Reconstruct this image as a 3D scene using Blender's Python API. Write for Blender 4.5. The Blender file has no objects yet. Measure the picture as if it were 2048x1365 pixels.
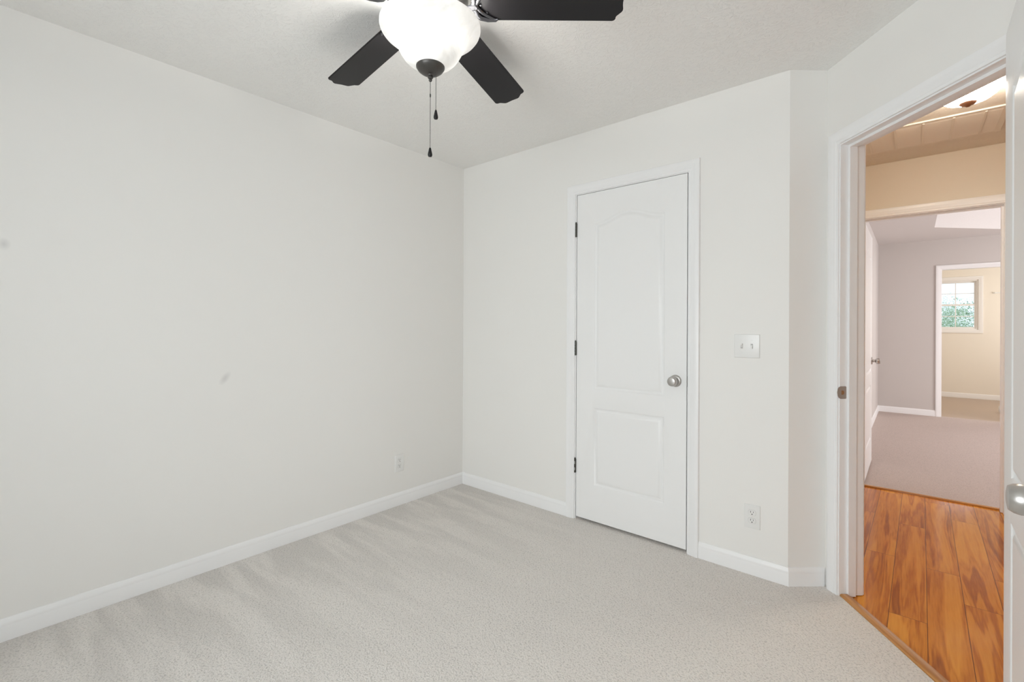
import bpy, bmesh, math, random
from mathutils import Vector, Matrix
R = math.radians
PI = math.pi
sc = bpy.context.scene
col = sc.collection
random.seed(7)

# ------------------------------------------------------------------ camera
cam_d = bpy.data.cameras.new('camera')
cam = bpy.data.objects.new('camera', cam_d)
col.objects.link(cam)
sc.camera = cam
F_PX, PCY = 943.56, 652.29
yaw, roll, pitch = 0.70424, 0.00488, -0.00063
fwd = Vector((-math.sin(yaw), math.cos(yaw), 0)); rgt = Vector((math.cos(yaw), math.sin(yaw), 0)); upv = Vector((0, 0, 1))
f2 = fwd*math.cos(pitch) - upv*math.sin(pitch); u2 = upv*math.cos(pitch) + fwd*math.sin(pitch)
r3 = rgt*math.cos(roll) + u2*math.sin(roll); u3 = u2*math.cos(roll) - rgt*math.sin(roll)
CAM = Vector((2.6564, -2.5428, 1.2162))
m = Matrix.Identity(4)
for i in range(3):
    m[i][0] = r3[i]; m[i][1] = u3[i]; m[i][2] = -f2[i]; m[i][3] = CAM[i]
cam.matrix_world = m
cam_d.sensor_width = 36; cam_d.sensor_fit = 'HORIZONTAL'
cam_d.lens = F_PX/2048*36
cam_d.shift_y = -(682.5-PCY)/2048
cam_d.clip_start = 0.02

# ------------------------------------------------------------------ world, lights, exposure
w = bpy.data.worlds.new('world'); sc.world = w; w.use_nodes = True
bg = w.node_tree.nodes['Background']
bg.inputs['Color'].default_value = (0.80, 0.90, 1.0, 1); bg.inputs['Strength'].default_value = 1.5
sc.view_settings.view_transform = 'Standard'; sc.view_settings.look = 'None'
sc.view_settings.gamma = 1; sc.view_settings.use_curve_mapping = False
sc.view_settings.exposure = 0.0
sc.cycles.use_denoising = True
sc.cycles.max_bounces = 14; sc.cycles.diffuse_bounces = 12; sc.cycles.transparent_max_bounces = 12
sc.cycles.sample_clamp_indirect = 6.0

def light(name, kind, loc, energy, color, size=None, size_y=None, direction=None, radius=None, spread=None):
    d = bpy.data.lights.new(name, kind); d.energy = energy; d.color = color
    o = bpy.data.objects.new(name, d); col.objects.link(o); o.location = loc
    if kind == 'AREA':
        d.shape = 'RECTANGLE'; d.size = size; d.size_y = size_y or size
        if spread: d.spread = spread
    if radius is not None: d.shadow_soft_size = radius
    if direction is not None:
        o.rotation_euler = Vector(direction).to_track_quat('-Z', 'Y').to_euler()
    return o

# daylight through the bedroom's window behind the camera, the other bedroom's window; plus added side and bathroom fills
light('daylight_bedroom_window', 'AREA', (1.98, -4.42, 1.50), 91, (0.965, 0.98, 1.0), 2.2, 1.7, (-0.05, 1, -0.36))
light('fill_bedroom_side', 'AREA', (3.32, -3.25, 1.50), 20, (0.975, 0.985, 1.0), 1.3, 1.6, (-1, 0.25, -0.3))  # extra light, added to lift the left wall from the right
light('daylight_far_bedroom_window', 'AREA', (5.95, 4.3, 1.5), 84, (1.0, 0.975, 0.965), 1.8, 1.3, (-1, 0, -0.1))
light('fill_bathroom', 'AREA', (4.9, 7.6, 1.6), 24, (1.0, 0.97, 0.93), 0.9, 1.0, (-1, 0.1, -0.1))  # unseen fill added to brighten the bathroom; no window opens here

# ------------------------------------------------------------------ materials
def mat(name, color, rough=0.5, metal=0.0, coat=0.0, spec=0.5):
    mt = bpy.data.materials.new(name); mt.use_nodes = True
    b = mt.node_tree.nodes['Principled BSDF']
    b.inputs['Base Color'].default_value = (*color, 1); b.inputs['Roughness'].default_value = rough
    b.inputs['Metallic'].default_value = metal; b.inputs['Coat Weight'].default_value = coat
    b.inputs['Specular IOR Level'].default_value = spec
    return mt
def nodes(mt): return mt.node_tree.nodes, mt.node_tree.links, mt.node_tree.nodes['Principled BSDF']
def N(nt, t, **kw):
    n = nt.new(t)
    for k, v in kw.items():
        if k in n.inputs: n.inputs[k].default_value = v
        else: setattr(n, k, v)
    return n
def add_bump(mt, scale, strength, dist, detail=3, rough=0.5, stretch=None):
    nt, lk, b = nodes(mt)
    tc = N(nt, 'ShaderNodeTexCoord'); tx = N(nt, 'ShaderNodeTexNoise', Scale=scale, Detail=detail, Roughness=rough)
    src = tc.outputs['Object']
    if stretch:
        mp = N(nt, 'ShaderNodeMapping'); mp.inputs['Scale'].default_value = stretch
        lk.new(src, mp.inputs[0]); src = mp.outputs[0]
    lk.new(src, tx.inputs['Vector'])
    bp = N(nt, 'ShaderNodeBump', Strength=strength, Distance=dist)
    lk.new(tx.outputs[0], bp.inputs['Height']); lk.new(bp.outputs[0], b.inputs['Normal'])
    return mt

def paint(name, color, rough=0.55):
    mt = mat(name, color, rough, spec=0.3)
    return add_bump(mt, 260, 0.06, 0.0006)
M_WALL = paint('wall_paint', (0.835, 0.826, 0.806))
M_HALLWALL = paint('hall_beige_paint', (0.73, 0.665, 0.565))
M_FARWALL = paint('far_bedroom_paint', (0.60, 0.565, 0.545))
M_BATHWALL = paint('bathroom_cream_paint', (0.85, 0.81, 0.74))
M_TRIM = mat('white_trim', (0.87, 0.87, 0.875), 0.34)
M_DOOR = add_bump(mat('white_door', (0.86, 0.86, 0.86), 0.34), 120, 0.10, 0.0006, stretch=(8, 8, 0.5))
M_PLASTIC = mat('white_plastic', (0.80, 0.80, 0.79), 0.28)
M_SLOT = mat('dark_slot', (0.03, 0.03, 0.03), 0.6)
M_NICKEL = add_bump(mat('brushed_nickel', (0.50, 0.48, 0.46), 0.34, 0.95), 60, 0.05, 0.0005, stretch=(1, 1, 14))
M_HINGE = mat('dark_hinge', (0.10, 0.10, 0.09), 0.38, 0.8)
M_SCREW = mat('screw_steel', (0.6, 0.6, 0.58), 0.35, 1.0)
M_BLADE = add_bump(mat('black_blade', (0.012, 0.011, 0.0125), 0.42, spec=0.3), 40, 0.04, 0.0005)
M_BRACKET = mat('gunmetal', (0.11, 0.11, 0.12), 0.24, 0.9)
M_BRONZE = mat('dark_bronze', (0.09, 0.085, 0.08), 0.38, 0.6)
M_FINIAL = mat('copper_bronze', (0.30, 0.15, 0.09), 0.4, 0.5)
M_JOINT = mat('brown_jamb_hole', (0.30, 0.16, 0.07), 0.7)
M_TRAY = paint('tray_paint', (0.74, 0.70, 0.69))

# stains on the bedroom's side wall: two small round scuffs
def wall_with_scuffs(name, color, spots):
    mt = paint(name, color); nt, lk, b = nodes(mt)
    g = N(nt, 'ShaderNodeNewGeometry')
    prev = None
    for (x, y, z, sx, sy, sz, ang) in spots:
        mp = N(nt, 'ShaderNodeMapping', vector_type='TEXTURE')
        mp.inputs['Location'].default_value = (x, y, z); mp.inputs['Rotation'].default_value = (ang, 0, 0); mp.inputs['Scale'].default_value = (sx, sy, sz)
        lk.new(g.outputs['Position'], mp.inputs[0])
        gr = N(nt, 'ShaderNodeTexGradient', gradient_type='SPHERICAL'); lk.new(mp.outputs[0], gr.inputs[0])
        if prev is None: prev = gr.outputs['Fac']
        else:
            a = N(nt, 'ShaderNodeMath', operation='MAXIMUM'); lk.new(prev, a.inputs[0]); lk.new(gr.outputs['Fac'], a.inputs[1]); prev = a.outputs[0]
    mx = N(nt, 'ShaderNodeMix', data_type='RGBA')
    mx.inputs[6].default_value = (*color, 1); mx.inputs[7].default_value = (color[0]*.72, color[1]*.72, color[2]*.73, 1)
    ml = N(nt, 'ShaderNodeMath', operation='MULTIPLY'); ml.inputs[1].default_value = 0.7
    lk.new(prev, ml.inputs[0]); lk.new(ml.outputs[0], mx.inputs[0]); lk.new(mx.outputs[2], b.inputs['Base Color'])
    return mt
M_WALL_L = wall_with_scuffs('wall_paint_scuffed', (0.835, 0.826, 0.806),
    [(0, -2.427, 1.522, .02, .020, .026, 0), (0, -1.661, .945, .02, .020, .042, R(-35))])

def knockdown(name, color, strength=0.35):
    mt = mat(name, color, 0.8, spec=0.15); nt, lk, b = nodes(mt)
    tc = N(nt, 'ShaderNodeNewGeometry')
    n1 = N(nt, 'ShaderNodeTexNoise', Scale=30.0, Detail=4.0, Roughness=0.6, Distortion=2.2)
    lk.new(tc.outputs['Position'], n1.inputs['Vector'])
    rp = N(nt, 'ShaderNodeValToRGB'); rp.color_ramp.elements[0].position = 0.50; rp.color_ramp.elements[1].position = 0.60
    lk.new(n1.outputs[0], rp.inputs[0])
    bp = N(nt, 'ShaderNodeBump', Strength=strength, Distance=0.0022)
    lk.new(rp.outputs[0], bp.inputs['Height']); lk.new(bp.outputs[0], b.inputs['Normal'])
    return mt
M_CEIL = knockdown('ceiling_texture', (0.88, 0.875, 0.86), 0.5)
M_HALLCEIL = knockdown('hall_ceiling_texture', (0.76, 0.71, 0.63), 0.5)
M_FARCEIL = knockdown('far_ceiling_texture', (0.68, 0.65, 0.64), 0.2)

def carpet(name, c1, c2, marks=True, bump=1.0):
    mt = mat(name, c1, 0.95, spec=0.05); nt, lk, b = nodes(mt)
    g = N(nt, 'ShaderNodeNewGeometry')
    pos = g.outputs['Position']
    # tufts
    n1 = N(nt, 'ShaderNodeTexNoise', Scale=150.0, Detail=2.5, Roughness=0.62, Distortion=0.5)
    mp0 = N(nt, 'ShaderNodeMapping'); mp0.inputs['Rotation'].default_value = (0, 0, R(35)); mp0.inputs['Scale'].default_value = (1.0, 1.0, 1.0)
    lk.new(pos, mp0.inputs[0]); lk.new(mp0.outputs[0], n1.inputs['Vector'])
    rp = N(nt, 'ShaderNodeValToRGB'); e = rp.color_ramp.elements
    e[0].position = 0.34; e[0].color = (*[x*.74 for x in c1], 1); e[1].position = 0.50; e[1].color = (*c1, 1)
    lk.new(n1.outputs[0], rp.inputs[0])
    out = rp.outputs[0]
    # broad shading of the pile, vacuum marks near the side wall running away from it
    mpa = N(nt, 'ShaderNodeMapping'); mpa.inputs['Rotation'].default_value = (0, 0, R(-3.5)); mpa.inputs['Scale'].default_value = (0.9, 5.5, 1)
    lk.new(pos, mpa.inputs[0])
    n2 = N(nt, 'ShaderNodeTexNoise', Scale=1.5, Detail=3.0, Roughness=0.55, Distortion=0.25); lk.new(mpa.outputs[0], n2.inputs['Vector'])
    r2 = N(nt, 'ShaderNodeValToRGB'); r2.color_ramp.elements[0].position = 0.42; r2.color_ramp.elements[1].position = 0.56
    lk.new(n2.outputs[0], r2.inputs[0])
    sx = N(nt, 'ShaderNodeSeparateXYZ'); lk.new(pos, sx.inputs[0])
    mr = N(nt, 'ShaderNodeMapRange'); mr.inputs[1].default_value = 0.25; mr.inputs[2].default_value = 1.25; mr.inputs[3].default_value = 1.0; mr.inputs[4].default_value = 0.12
    lk.new(sx.outputs[0], mr.inputs[0])
    ml = N(nt, 'ShaderNodeMath', operation='MULTIPLY'); lk.new(r2.outputs[0], ml.inputs[0]); lk.new(mr.outputs[0], ml.inputs[1])
    m2 = N(nt, 'ShaderNodeMath', operation='MULTIPLY'); lk.new(ml.outputs[0], m2.inputs[0]); m2.inputs[1].default_value = 0.62 if marks else 0.3
    mx = N(nt, 'ShaderNodeMix', data_type='RGBA', blend_type='MULTIPLY'); mx.inputs[7].default_value = (*c2, 1)
    lk.new(m2.outputs[0], mx.inputs[0]); lk.new(out, mx.inputs[6])
    out = mx.outputs[2]
    if marks:
        # white specks dropped on the pile, in front of the door wall
        mp = N(nt, 'ShaderNodeMapping', vector_type='TEXTURE')
        mp.inputs['Location'].default_value = (2.121, -0.269, 0); mp.inputs['Rotation'].default_value = (0, 0, R(40)); mp.inputs['Scale'].default_value = (.05, .022, .2)
        lk.new(pos, mp.inputs[0])
        gr = N(nt, 'ShaderNodeTexGradient', gradient_type='SPHERICAL'); lk.new(mp.outputs[0], gr.inputs[0])
        n4 = N(nt, 'ShaderNodeTexNoise', Scale=170.0, Detail=2.0); lk.new(pos, n4.inputs['Vector'])
        r4 = N(nt, 'ShaderNodeValToRGB'); r4.color_ramp.elements[0].position = 0.56; r4.color_ramp.elements[1].position = 0.62
        lk.new(n4.outputs[0], r4.inputs[0])
        gt = N(nt, 'ShaderNodeMath', operation='GREATER_THAN'); gt.inputs[1].default_value = 0.12; lk.new(gr.outputs['Fac'], gt.inputs[0])
        mm = N(nt, 'ShaderNodeMath', operation='MULTIPLY'); lk.new(gt.outputs[0], mm.inputs[0]); lk.new(r4.outputs[0], mm.inputs[1])
        mx3 = N(nt, 'ShaderNodeMix', data_type='RGBA'); mx3.inputs[7].default_value = (.9, .9, .88, 1)
        lk.new(mm.outputs[0], mx3.inputs[0]); lk.new(out, mx3.inputs[6]); out = mx3.outputs[2]
    lk.new(out, b.inputs['Base Color'])
    bp = N(nt, 'ShaderNodeBump', Strength=0.9*bump, Distance=0.006)
    lk.new(n1.outputs[0], bp.inputs['Height']); lk.new(bp.outputs[0], b.inputs['Normal'])
    return mt
M_CARPET = carpet('grey_beige_carpet', (0.82, 0.785, 0.75), (0.80, 0.80, 0.80))
M_CARPET2 = carpet('pinkish_carpet', (0.56, 0.475, 0.44), (0.88, 0.88, 0.88), False, 0.5)
M_TILE = add_bump(mat('brown_vinyl', (0.42, 0.32, 0.25), 0.35), 3, 0.02, 0.002)

def laminate():
    mt = mat('orange_laminate', (0.6, 0.3, 0.1), 0.11, spec=0.16); nt, lk, b = nodes(mt)
    g = N(nt, 'ShaderNodeNewGeometry')
    # board index from x; joints along y
    sp = N(nt, 'ShaderNodeSeparateXYZ')
    mp = N(nt, 'ShaderNodeMapping'); mp.inputs['Location'].default_value = (-2.581, 0, 0); mp.inputs['Rotation'].default_value = (0, 0, R(0.6))
    lk.new(g.outputs['Position'], mp.inputs[0]); lk.new(mp.outputs[0], sp.inputs[0])
    def mth(op, a, bb=None):
        n = N(nt, 'ShaderNodeMath', operation=op)
        for i, v in enumerate((a, bb)):
            if v is None: continue
            if isinstance(v, (int, float)): n.inputs[i].default_value = v
            else: lk.new(v, n.inputs[i])
        return n.outputs[0]
    u = mth('DIVIDE', sp.outputs[0], 0.1245)
    iu = mth('FLOOR', u); fu = mth('SUBTRACT', u, iu)
    # joint offset: boards (index -1: .73, 1: .68, 2: .37/1.59) alternate
    q_ = mth('ADD', mth('MULTIPLY', mth('MULTIPLY', iu, iu), -0.0119), mth('ADD', mth('MULTIPLY', iu, 0.5205), 4.934))
    cmp_ = N(nt, 'ShaderNodeMath', operation='COMPARE'); lk.new(iu, cmp_.inputs[0]); cmp_.inputs[1].default_value = 2.0; cmp_.inputs[2].default_value = 0.1
    off = mth('MULTIPLY', mth('FRACT', mth('ADD', q_, mth('MULTIPLY', cmp_.outputs[0], -0.2307))), 1.22)
    v = mth('DIVIDE', mth('ADD', sp.outputs[1], off), 1.22)
    iv = mth('FLOOR', v); fv = mth('SUBTRACT', v, iv)
    cid = N(nt, 'ShaderNodeCombineXYZ'); lk.new(iu, cid.inputs[0]); lk.new(iv, cid.inputs[1])
    wn = N(nt, 'ShaderNodeTexWhiteNoise', noise_dimensions='3D'); lk.new(cid.outputs[0], wn.inputs['Vector'])
    # grain: stretched noise, shifted per board
    sc_ = N(nt, 'ShaderNodeVectorMath', operation='SCALE'); sc_.inputs['Scale'].default_value = 13.0; lk.new(wn.outputs['Color'], sc_.inputs[0])
    ad = N(nt, 'ShaderNodeVectorMath', operation='ADD'); lk.new(g.outputs['Position'], ad.inputs[0]); lk.new(sc_.outputs[0], ad.inputs[1])
    mg = N(nt, 'ShaderNodeMapping'); mg.inputs['Scale'].default_value = (17.0, 1.0, 1.0); lk.new(ad.outputs[0], mg.inputs[0])
    n1 = N(nt, 'ShaderNodeTexNoise', Scale=1.0, Detail=3.5, Roughness=0.5, Distortion=0.55); lk.new(mg.outputs[0], n1.inputs['Vector'])
    wv = N(nt, 'ShaderNodeMath', operation='SINE')
    lk.new(mth('MULTIPLY', n1.outputs[0], 34.0), wv.inputs[0])
    f = mth('ADD', mth('MULTIPLY', wv.outputs[0], 0.085), n1.outputs[0])
    mg2 = N(nt, 'ShaderNodeMapping'); mg2.inputs['Scale'].default_value = (160.0, 9.0, 1.0); lk.new(ad.outputs[0], mg2.inputs[0])
    n2 = N(nt, 'ShaderNodeTexNoise', Scale=1.0, Detail=3.0); lk.new(mg2.outputs[0], n2.inputs['Vector'])
    f = mth('ADD', f, mth('MULTIPLY', mth('SUBTRACT', n2.outputs[0], 0.5), 0.30))
    f = mth('ADD', f, mth('MULTIPLY', mth('SUBTRACT', wn.outputs['Value'], 0.5), 0.16))
    rp = N(nt, 'ShaderNodeValToRGB'); e = rp.color_ramp.elements
    e[0].position = 0.20; e[0].color = (0.33, 0.095, 0.012, 1); e[1].position = 0.78; e[1].color = (0.78, 0.345, 0.048, 1)
    x = e.new(0.40); x.color = (0.52, 0.170, 0.020, 1); x = e.new(0.52); x.color = (0.66, 0.250, 0.030, 1)
    lk.new(f, rp.inputs[0])
    d1 = mth('LESS_THAN', mth('MINIMUM', fu, mth('SUBTRACT', 1.0, fu)), 0.010)
    d2 = mth('LESS_THAN', mth('MINIMUM', fv, mth('SUBTRACT', 1.0, fv)), 0.0009)
    dd = mth('MAXIMUM', d1, d2)
    mx = N(nt, 'ShaderNodeMix', data_type='RGBA'); mx.inputs[7].default_value = (0.10, 0.03, 0.01, 1)
    lk.new(mth('MULTIPLY', dd, 0.85), mx.inputs[0]); lk.new(rp.outputs[0], mx.inputs[6]); lk.new(mx.outputs[2], b.inputs['Base Color'])
    bp = N(nt, 'ShaderNodeBump', Strength=0.25, Distance=0.001); bp.invert = True
    lk.new(dd, bp.inputs['Height']); lk.new(bp.outputs[0], b.inputs['Normal'])
    return mt
M_LAM = laminate()
def strip_wood():
    mt = mat('oak_strip', (0.5, 0.24, 0.08), 0.22, coat=0.2); nt, lk, b = nodes(mt)
    tc = N(nt, 'ShaderNodeTexCoord'); mp = N(nt, 'ShaderNodeMapping'); mp.inputs['Scale'].default_value = (2, 60, 60)
    n = N(nt, 'ShaderNodeTexNoise', Scale=1.5, Detail=4.0); lk.new(tc.outputs['Object'], mp.inputs[0]); lk.new(mp.outputs[0], n.inputs['Vector'])
    rp = N(nt, 'ShaderNodeValToRGB'); e = rp.color_ramp.elements
    e[0].position = .3; e[0].color = (0.40, 0.165, 0.038, 1); e[1].position = .7; e[1].color = (0.60, 0.29, 0.085, 1)
    lk.new(n.outputs[0], rp.inputs[0]); lk.new(rp.outputs[0], b.inputs['Base Color'])
    return mt
M_STRIP = strip_wood()

def pane_glass():
    mt = bpy.data.materials.new('window_glass'); mt.use_nodes = True
    nt, lk = mt.node_tree.nodes, mt.node_tree.links; nt.clear()
    o = N(nt, 'ShaderNodeOutputMaterial'); t = N(nt, 'ShaderNodeBsdfTransparent'); g = N(nt, 'ShaderNodeBsdfGlossy', Roughness=0.02)
    t.inputs[0].default_value = (.97, .985, .98, 1)
    lw = N(nt, 'ShaderNodeFresnel', IOR=1.45); mx = N(nt, 'ShaderNodeMixShader')
    lk.new(lw.outputs[0], mx.inputs[0]); lk.new(t.outputs[0], mx.inputs[1]); lk.new(g.outputs[0], mx.inputs[2]); lk.new(mx.outputs[0], o.inputs[0])
    return mt
M_GLASS = pane_glass()
def lamp_glass(name, tint, emit, through=0.026):
    mt = bpy.data.materials.new(name); mt.use_nodes = True
    nt, lk = mt.node_tree.nodes, mt.node_tree.links; nt.clear()
    o = N(nt, 'ShaderNodeOutputMaterial'); tr = N(nt, 'ShaderNodeBsdfTranslucent'); df = N(nt, 'ShaderNodeBsdfDiffuse')
    g = N(nt, 'ShaderNodeNewGeometry'); nz = N(nt, 'ShaderNodeTexNoise', Scale=9.0, Detail=3.0, Distortion=2.5); lk.new(g.outputs['Position'], nz.inputs['Vector'])
    rp = N(nt, 'ShaderNodeValToRGB'); rp.color_ramp.elements[0].position = .35; rp.color_ramp.elements[0].color = (tint[0]*.86, tint[1]*.86, tint[2]*.85, 1)
    rp.color_ramp.elements[1].position = .65; rp.color_ramp.elements[1].color = (*tint, 1)
    lk.new(nz.outputs[0], rp.inputs[0]); lk.new(rp.outputs[0], tr.inputs[0]); lk.new(rp.outputs[0], df.inputs[0])
    m1 = N(nt, 'ShaderNodeMixShader', Fac=1-through); lk.new(tr.outputs[0], m1.inputs[1]); lk.new(df.outputs[0], m1.inputs[2])
    gl = N(nt, 'ShaderNodeBsdfGlossy', Roughness=0.12); m2 = N(nt, 'ShaderNodeMixShader', Fac=0.04); lk.new(m1.outputs[0], m2.inputs[1]); lk.new(gl.outputs[0], m2.inputs[2])
    em = N(nt, 'ShaderNodeEmission', Strength=emit[3]); em.inputs[0].default_value = (*emit[:3], 1)
    a = N(nt, 'ShaderNodeAddShader'); lk.new(m2.outputs[0], a.inputs[0]); lk.new(em.outputs[0], a.inputs[1]); lk.new(a.outputs[0], o.inputs[0])
    return mt
M_BOWL = lamp_glass('alabaster_glass', (0.90, 0.90, 0.89), (1.0, 0.99, 0.97, 0.16))
M_DOME = lamp_glass('warm_lamp_glass', (0.95, 0.92, 0.85), (1.0, 0.90, 0.76, 60.0))
def bulb_mat():
    mt = mat('bulb', (1, 1, 1), 0.4); b = mt.node_tree.nodes['Principled BSDF']
    b.inputs['Emission Color'].default_value = (1, .97, .92, 1); b.inputs['Emission Strength'].default_value = 10; return mt
M_BULB = bulb_mat()

# ------------------------------------------------------------------ mesh helpers
def link(name, bm, mt, parent=None, smooth=False, matrix=None):
    bmesh.ops.recalc_face_normals(bm, faces=bm.faces[:])
    me = bpy.data.meshes.new(name); bm.to_mesh(me); bm.free()
    if smooth:
        for p_ in me.polygons: p_.use_smooth = True
        try: me.set_sharp_from_angle(angle=R(38))
        except Exception: pass
    me.materials.append(mt)
    o = bpy.data.objects.new(name, me); col.objects.link(o)
    if parent: o.parent = parent
    if matrix is not None: o.matrix_local = matrix
    return o
def tag(o, label, cat, group=None, kind=None):
    o['label'] = label; o['category'] = cat
    if group: o['group'] = group
    if kind: o['kind'] = kind
    return o
def struct(o, label=None, cat=None):
    o['kind'] = 'structure'
    if label: o['label'] = label; o['category'] = cat
    return o
def empty(name, loc=(0, 0, 0), rz=0, matrix=None):
    o = bpy.data.objects.new(name, None); col.objects.link(o); o.empty_display_size = 0.1
    if matrix is not None: o.matrix_world = matrix
    else: o.location = loc; o.rotation_euler = (0, 0, rz)
    return o
def box(bm, x0, x1, y0, y1, z0, z1):
    vs = [bm.verts.new((x, y, z)) for z in (z0, z1) for x, y in ((x0, y0), (x1, y0), (x1, y1), (x0, y1))]
    for f in ((3, 2, 1, 0), (4, 5, 6, 7), (0, 1, 5, 4), (1, 2, 6, 5), (2, 3, 7, 6), (3, 0, 4, 7)): bm.faces.new([vs[i] for i in f])
    return vs
def bevel_all(bm, w, seg=2):
    bmesh.ops.bevel(bm, geom=bm.edges[:], offset=w, segments=seg, affect='EDGES', profile=0.6)
def lathe(bm, prof, seg=32, mtx=None, cap0=False, cap1=False):
    """prof: (r, z) pairs round the z axis"""
    rings = []
    for r_, z_ in prof:
        if r_ < 1e-6: rings.append([bm.verts.new((0, 0, z_))])
        else: rings.append([bm.verts.new((r_*math.cos(2*PI*i/seg), r_*math.sin(2*PI*i/seg), z_)) for i in range(seg)])
    for a, b_ in zip(rings, rings[1:]):
        for i in range(seg):
            j = (i+1) % seg
            if len(a) == 1 and len(b_) == 1: continue
            if len(a) == 1: bm.faces.new((a[0], b_[j], b_[i]))
            elif len(b_) == 1: bm.faces.new((a[i], a[j], b_[0]))
            else: bm.faces.new((a[i], a[j], b_[j], b_[i]))
    if cap0 and len(rings[0]) > 1: bm.faces.new(rings[0])
    if cap1 and len(rings[-1]) > 1: bm.faces.new(rings[-1][::-1])
    if mtx is not None: bmesh.ops.transform(bm, matrix=mtx, verts=[v for r_ in rings for v in r_])
def tube(bm, pts, rad, seg=8, flat=1.0, up=Vector((0, 0, 1))):
    rings = []
    pts = [Vector(p_) for p_ in pts]
    for i, p_ in enumerate(pts):
        t_ = (pts[min(i+1, len(pts)-1)] - pts[max(i-1, 0)]).normalized()
        s_ = t_.cross(up); s_ = s_.normalized() if s_.length > 1e-5 else Vector((1, 0, 0))
        n_ = s_.cross(t_)
        rr = rad[i] if isinstance(rad, (list, tuple)) else rad
        rings.append([bm.verts.new(p_ + s_*rr*math.cos(2*PI*k/seg) + n_*rr*flat*math.sin(2*PI*k/seg)) for k in range(seg)])
    for a, b_ in zip(rings, rings[1:]):
        for k in range(seg):
            bm.faces.new((a[k], a[(k+1) % seg], b_[(k+1) % seg], b_[k]))
    bm.faces.new(rings[0][::-1]); bm.faces.new(rings[-1])
def prism(bm, outer, holes, z0, z1):
    """flat polygon with holes, extruded from z0 to z1"""
    loops = [outer] + list(holes)
    faces_by_z = []
    rings = []
    for z_ in (z0, z1):
        vs = [[bm.verts.new((x, y, z_)) for x, y in lp] for lp in loops]
        es = []
        for lp in vs:
            for i in range(len(lp)): es.append(bm.edges.new((lp[i], lp[(i+1) % len(lp)])))
        bmesh.ops.triangle_fill(bm, edges=es, use_beauty=True, use_dissolve=False)
        rings.append(vs)
    for la, lb in zip(*rings):
        for i in range(len(la)):
            j = (i+1) % len(la)
            bm.faces.new((la[i], la[j], lb[j], lb[i]))

def frame_matrix(P0, d, n_in):
    """x along the wall, y out of the room (behind the face), z up"""
    d = Vector((d[0], d[1], 0)).normalized(); y = -Vector((n_in[0], n_in[1], 0)).normalized()
    mm = Matrix.Identity(4)
    for i in range(3): mm[i][0] = d[i]; mm[i][1] = y[i]; mm[i][2] = (0, 0, 1)[i]; mm[i][3] = (P0[0], P0[1], 0)[i]
    return mm
def wall(name, P0, P1, n_in, mt, thick=0.11, z0=-0.02, z1=2.44, openings=(), e0=0.0, e1=0.0):
    d = Vector((P1[0]-P0[0], P1[1]-P0[1], 0)); L = d.length
    xs = sorted({-e0, L+e1} | {o_[0] for o_ in openings} | {o_[1] for o_ in openings})
    zs = sorted({z0, z1} | {o_[2] for o_ in openings} | {o_[3] for o_ in openings})
    def solid(i, k):
        if i < 0 or k < 0 or i >= len(xs)-1 or k >= len(zs)-1: return False
        cx, cz = (xs[i]+xs[i+1])/2, (zs[k]+zs[k+1])/2
        return not any(o_[0] < cx < o_[1] and o_[2] < cz < o_[3] for o_ in openings)
    bm = bmesh.new(); V = {}
    def v(i, y, k):
        key = (i, y, k)
        if key not in V: V[key] = bm.verts.new((xs[i], y, zs[k]))
        return V[key]
    T = thick
    for i in range(len(xs)-1):
        for k in range(len(zs)-1):
            if not solid(i, k): continue
            bm.faces.new((v(i, 0, k), v(i+1, 0, k), v(i+1, 0, k+1), v(i, 0, k+1)))
            bm.faces.new((v(i, T, k), v(i, T, k+1), v(i+1, T, k+1), v(i+1, T, k)))
            if not solid(i-1, k): bm.faces.new((v(i, 0, k), v(i, 0, k+1), v(i, T, k+1), v(i, T, k)))
            if not solid(i+1, k): bm.faces.new((v(i+1, 0, k), v(i+1, T, k), v(i+1, T, k+1), v(i+1, 0, k+1)))
            if not solid(i, k-1): bm.faces.new((v(i, 0, k), v(i, T, k), v(i+1, T, k), v(i+1, 0, k)))
            if not solid(i, k+1): bm.faces.new((v(i, 0, k+1), v(i+1, 0, k+1), v(i+1, T, k+1), v(i, T, k+1)))
    o = link(name, bm, mt); o.matrix_world = frame_matrix(P0, d, n_in)
    return struct(o)
BASE_PROF = [(0, 0), (.013, 0), (.013, .056), (.0115, .060), (.0125, .064), (.0095, .071), (.0075, .077), (.004, .084), (0, .085)]
def baseboard(name, segs, mt=M_TRIM, label=None):
    """segs: (P0, P1, n_in, m0, m1); at depth t off the wall the end moves by t*m outwards"""
    bm = bmesh.new()
    for P0, P1, n_in, m0, m1 in segs:
        P0 = Vector((*P0, 0)); P1 = Vector((*P1, 0)); n_ = Vector((*n_in, 0)).normalized(); d = (P1-P0).normalized()
        ra = [bm.verts.new(P0 - d*(t_*m0) + n_*t_ + Vector((0, 0, z_))) for t_, z_ in BASE_PROF]
        rb = [bm.verts.new(P1 + d*(t_*m1) + n_*t_ + Vector((0, 0, z_))) for t_, z_ in BASE_PROF]
        k = len(ra)
        for i in range(k): bm.faces.new((ra[i], ra[(i+1) % k], rb[(i+1) % k], rb[i]))
        bm.faces.new(ra[::-1]); bm.faces.new(rb)
    o = link(name, bm, mt, smooth=True); struct(o)
    if label: o['label'] = label; o['category'] = 'baseboard'
    return o
CAS_PROF = [(0, 0), (0, .007), (.003, .009), (.011, .009), (.016, .013), (.031, .0135), (.036, .0165), (.050, .017), (.056, .015), (.058, .011), (.058, 0)]
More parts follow.
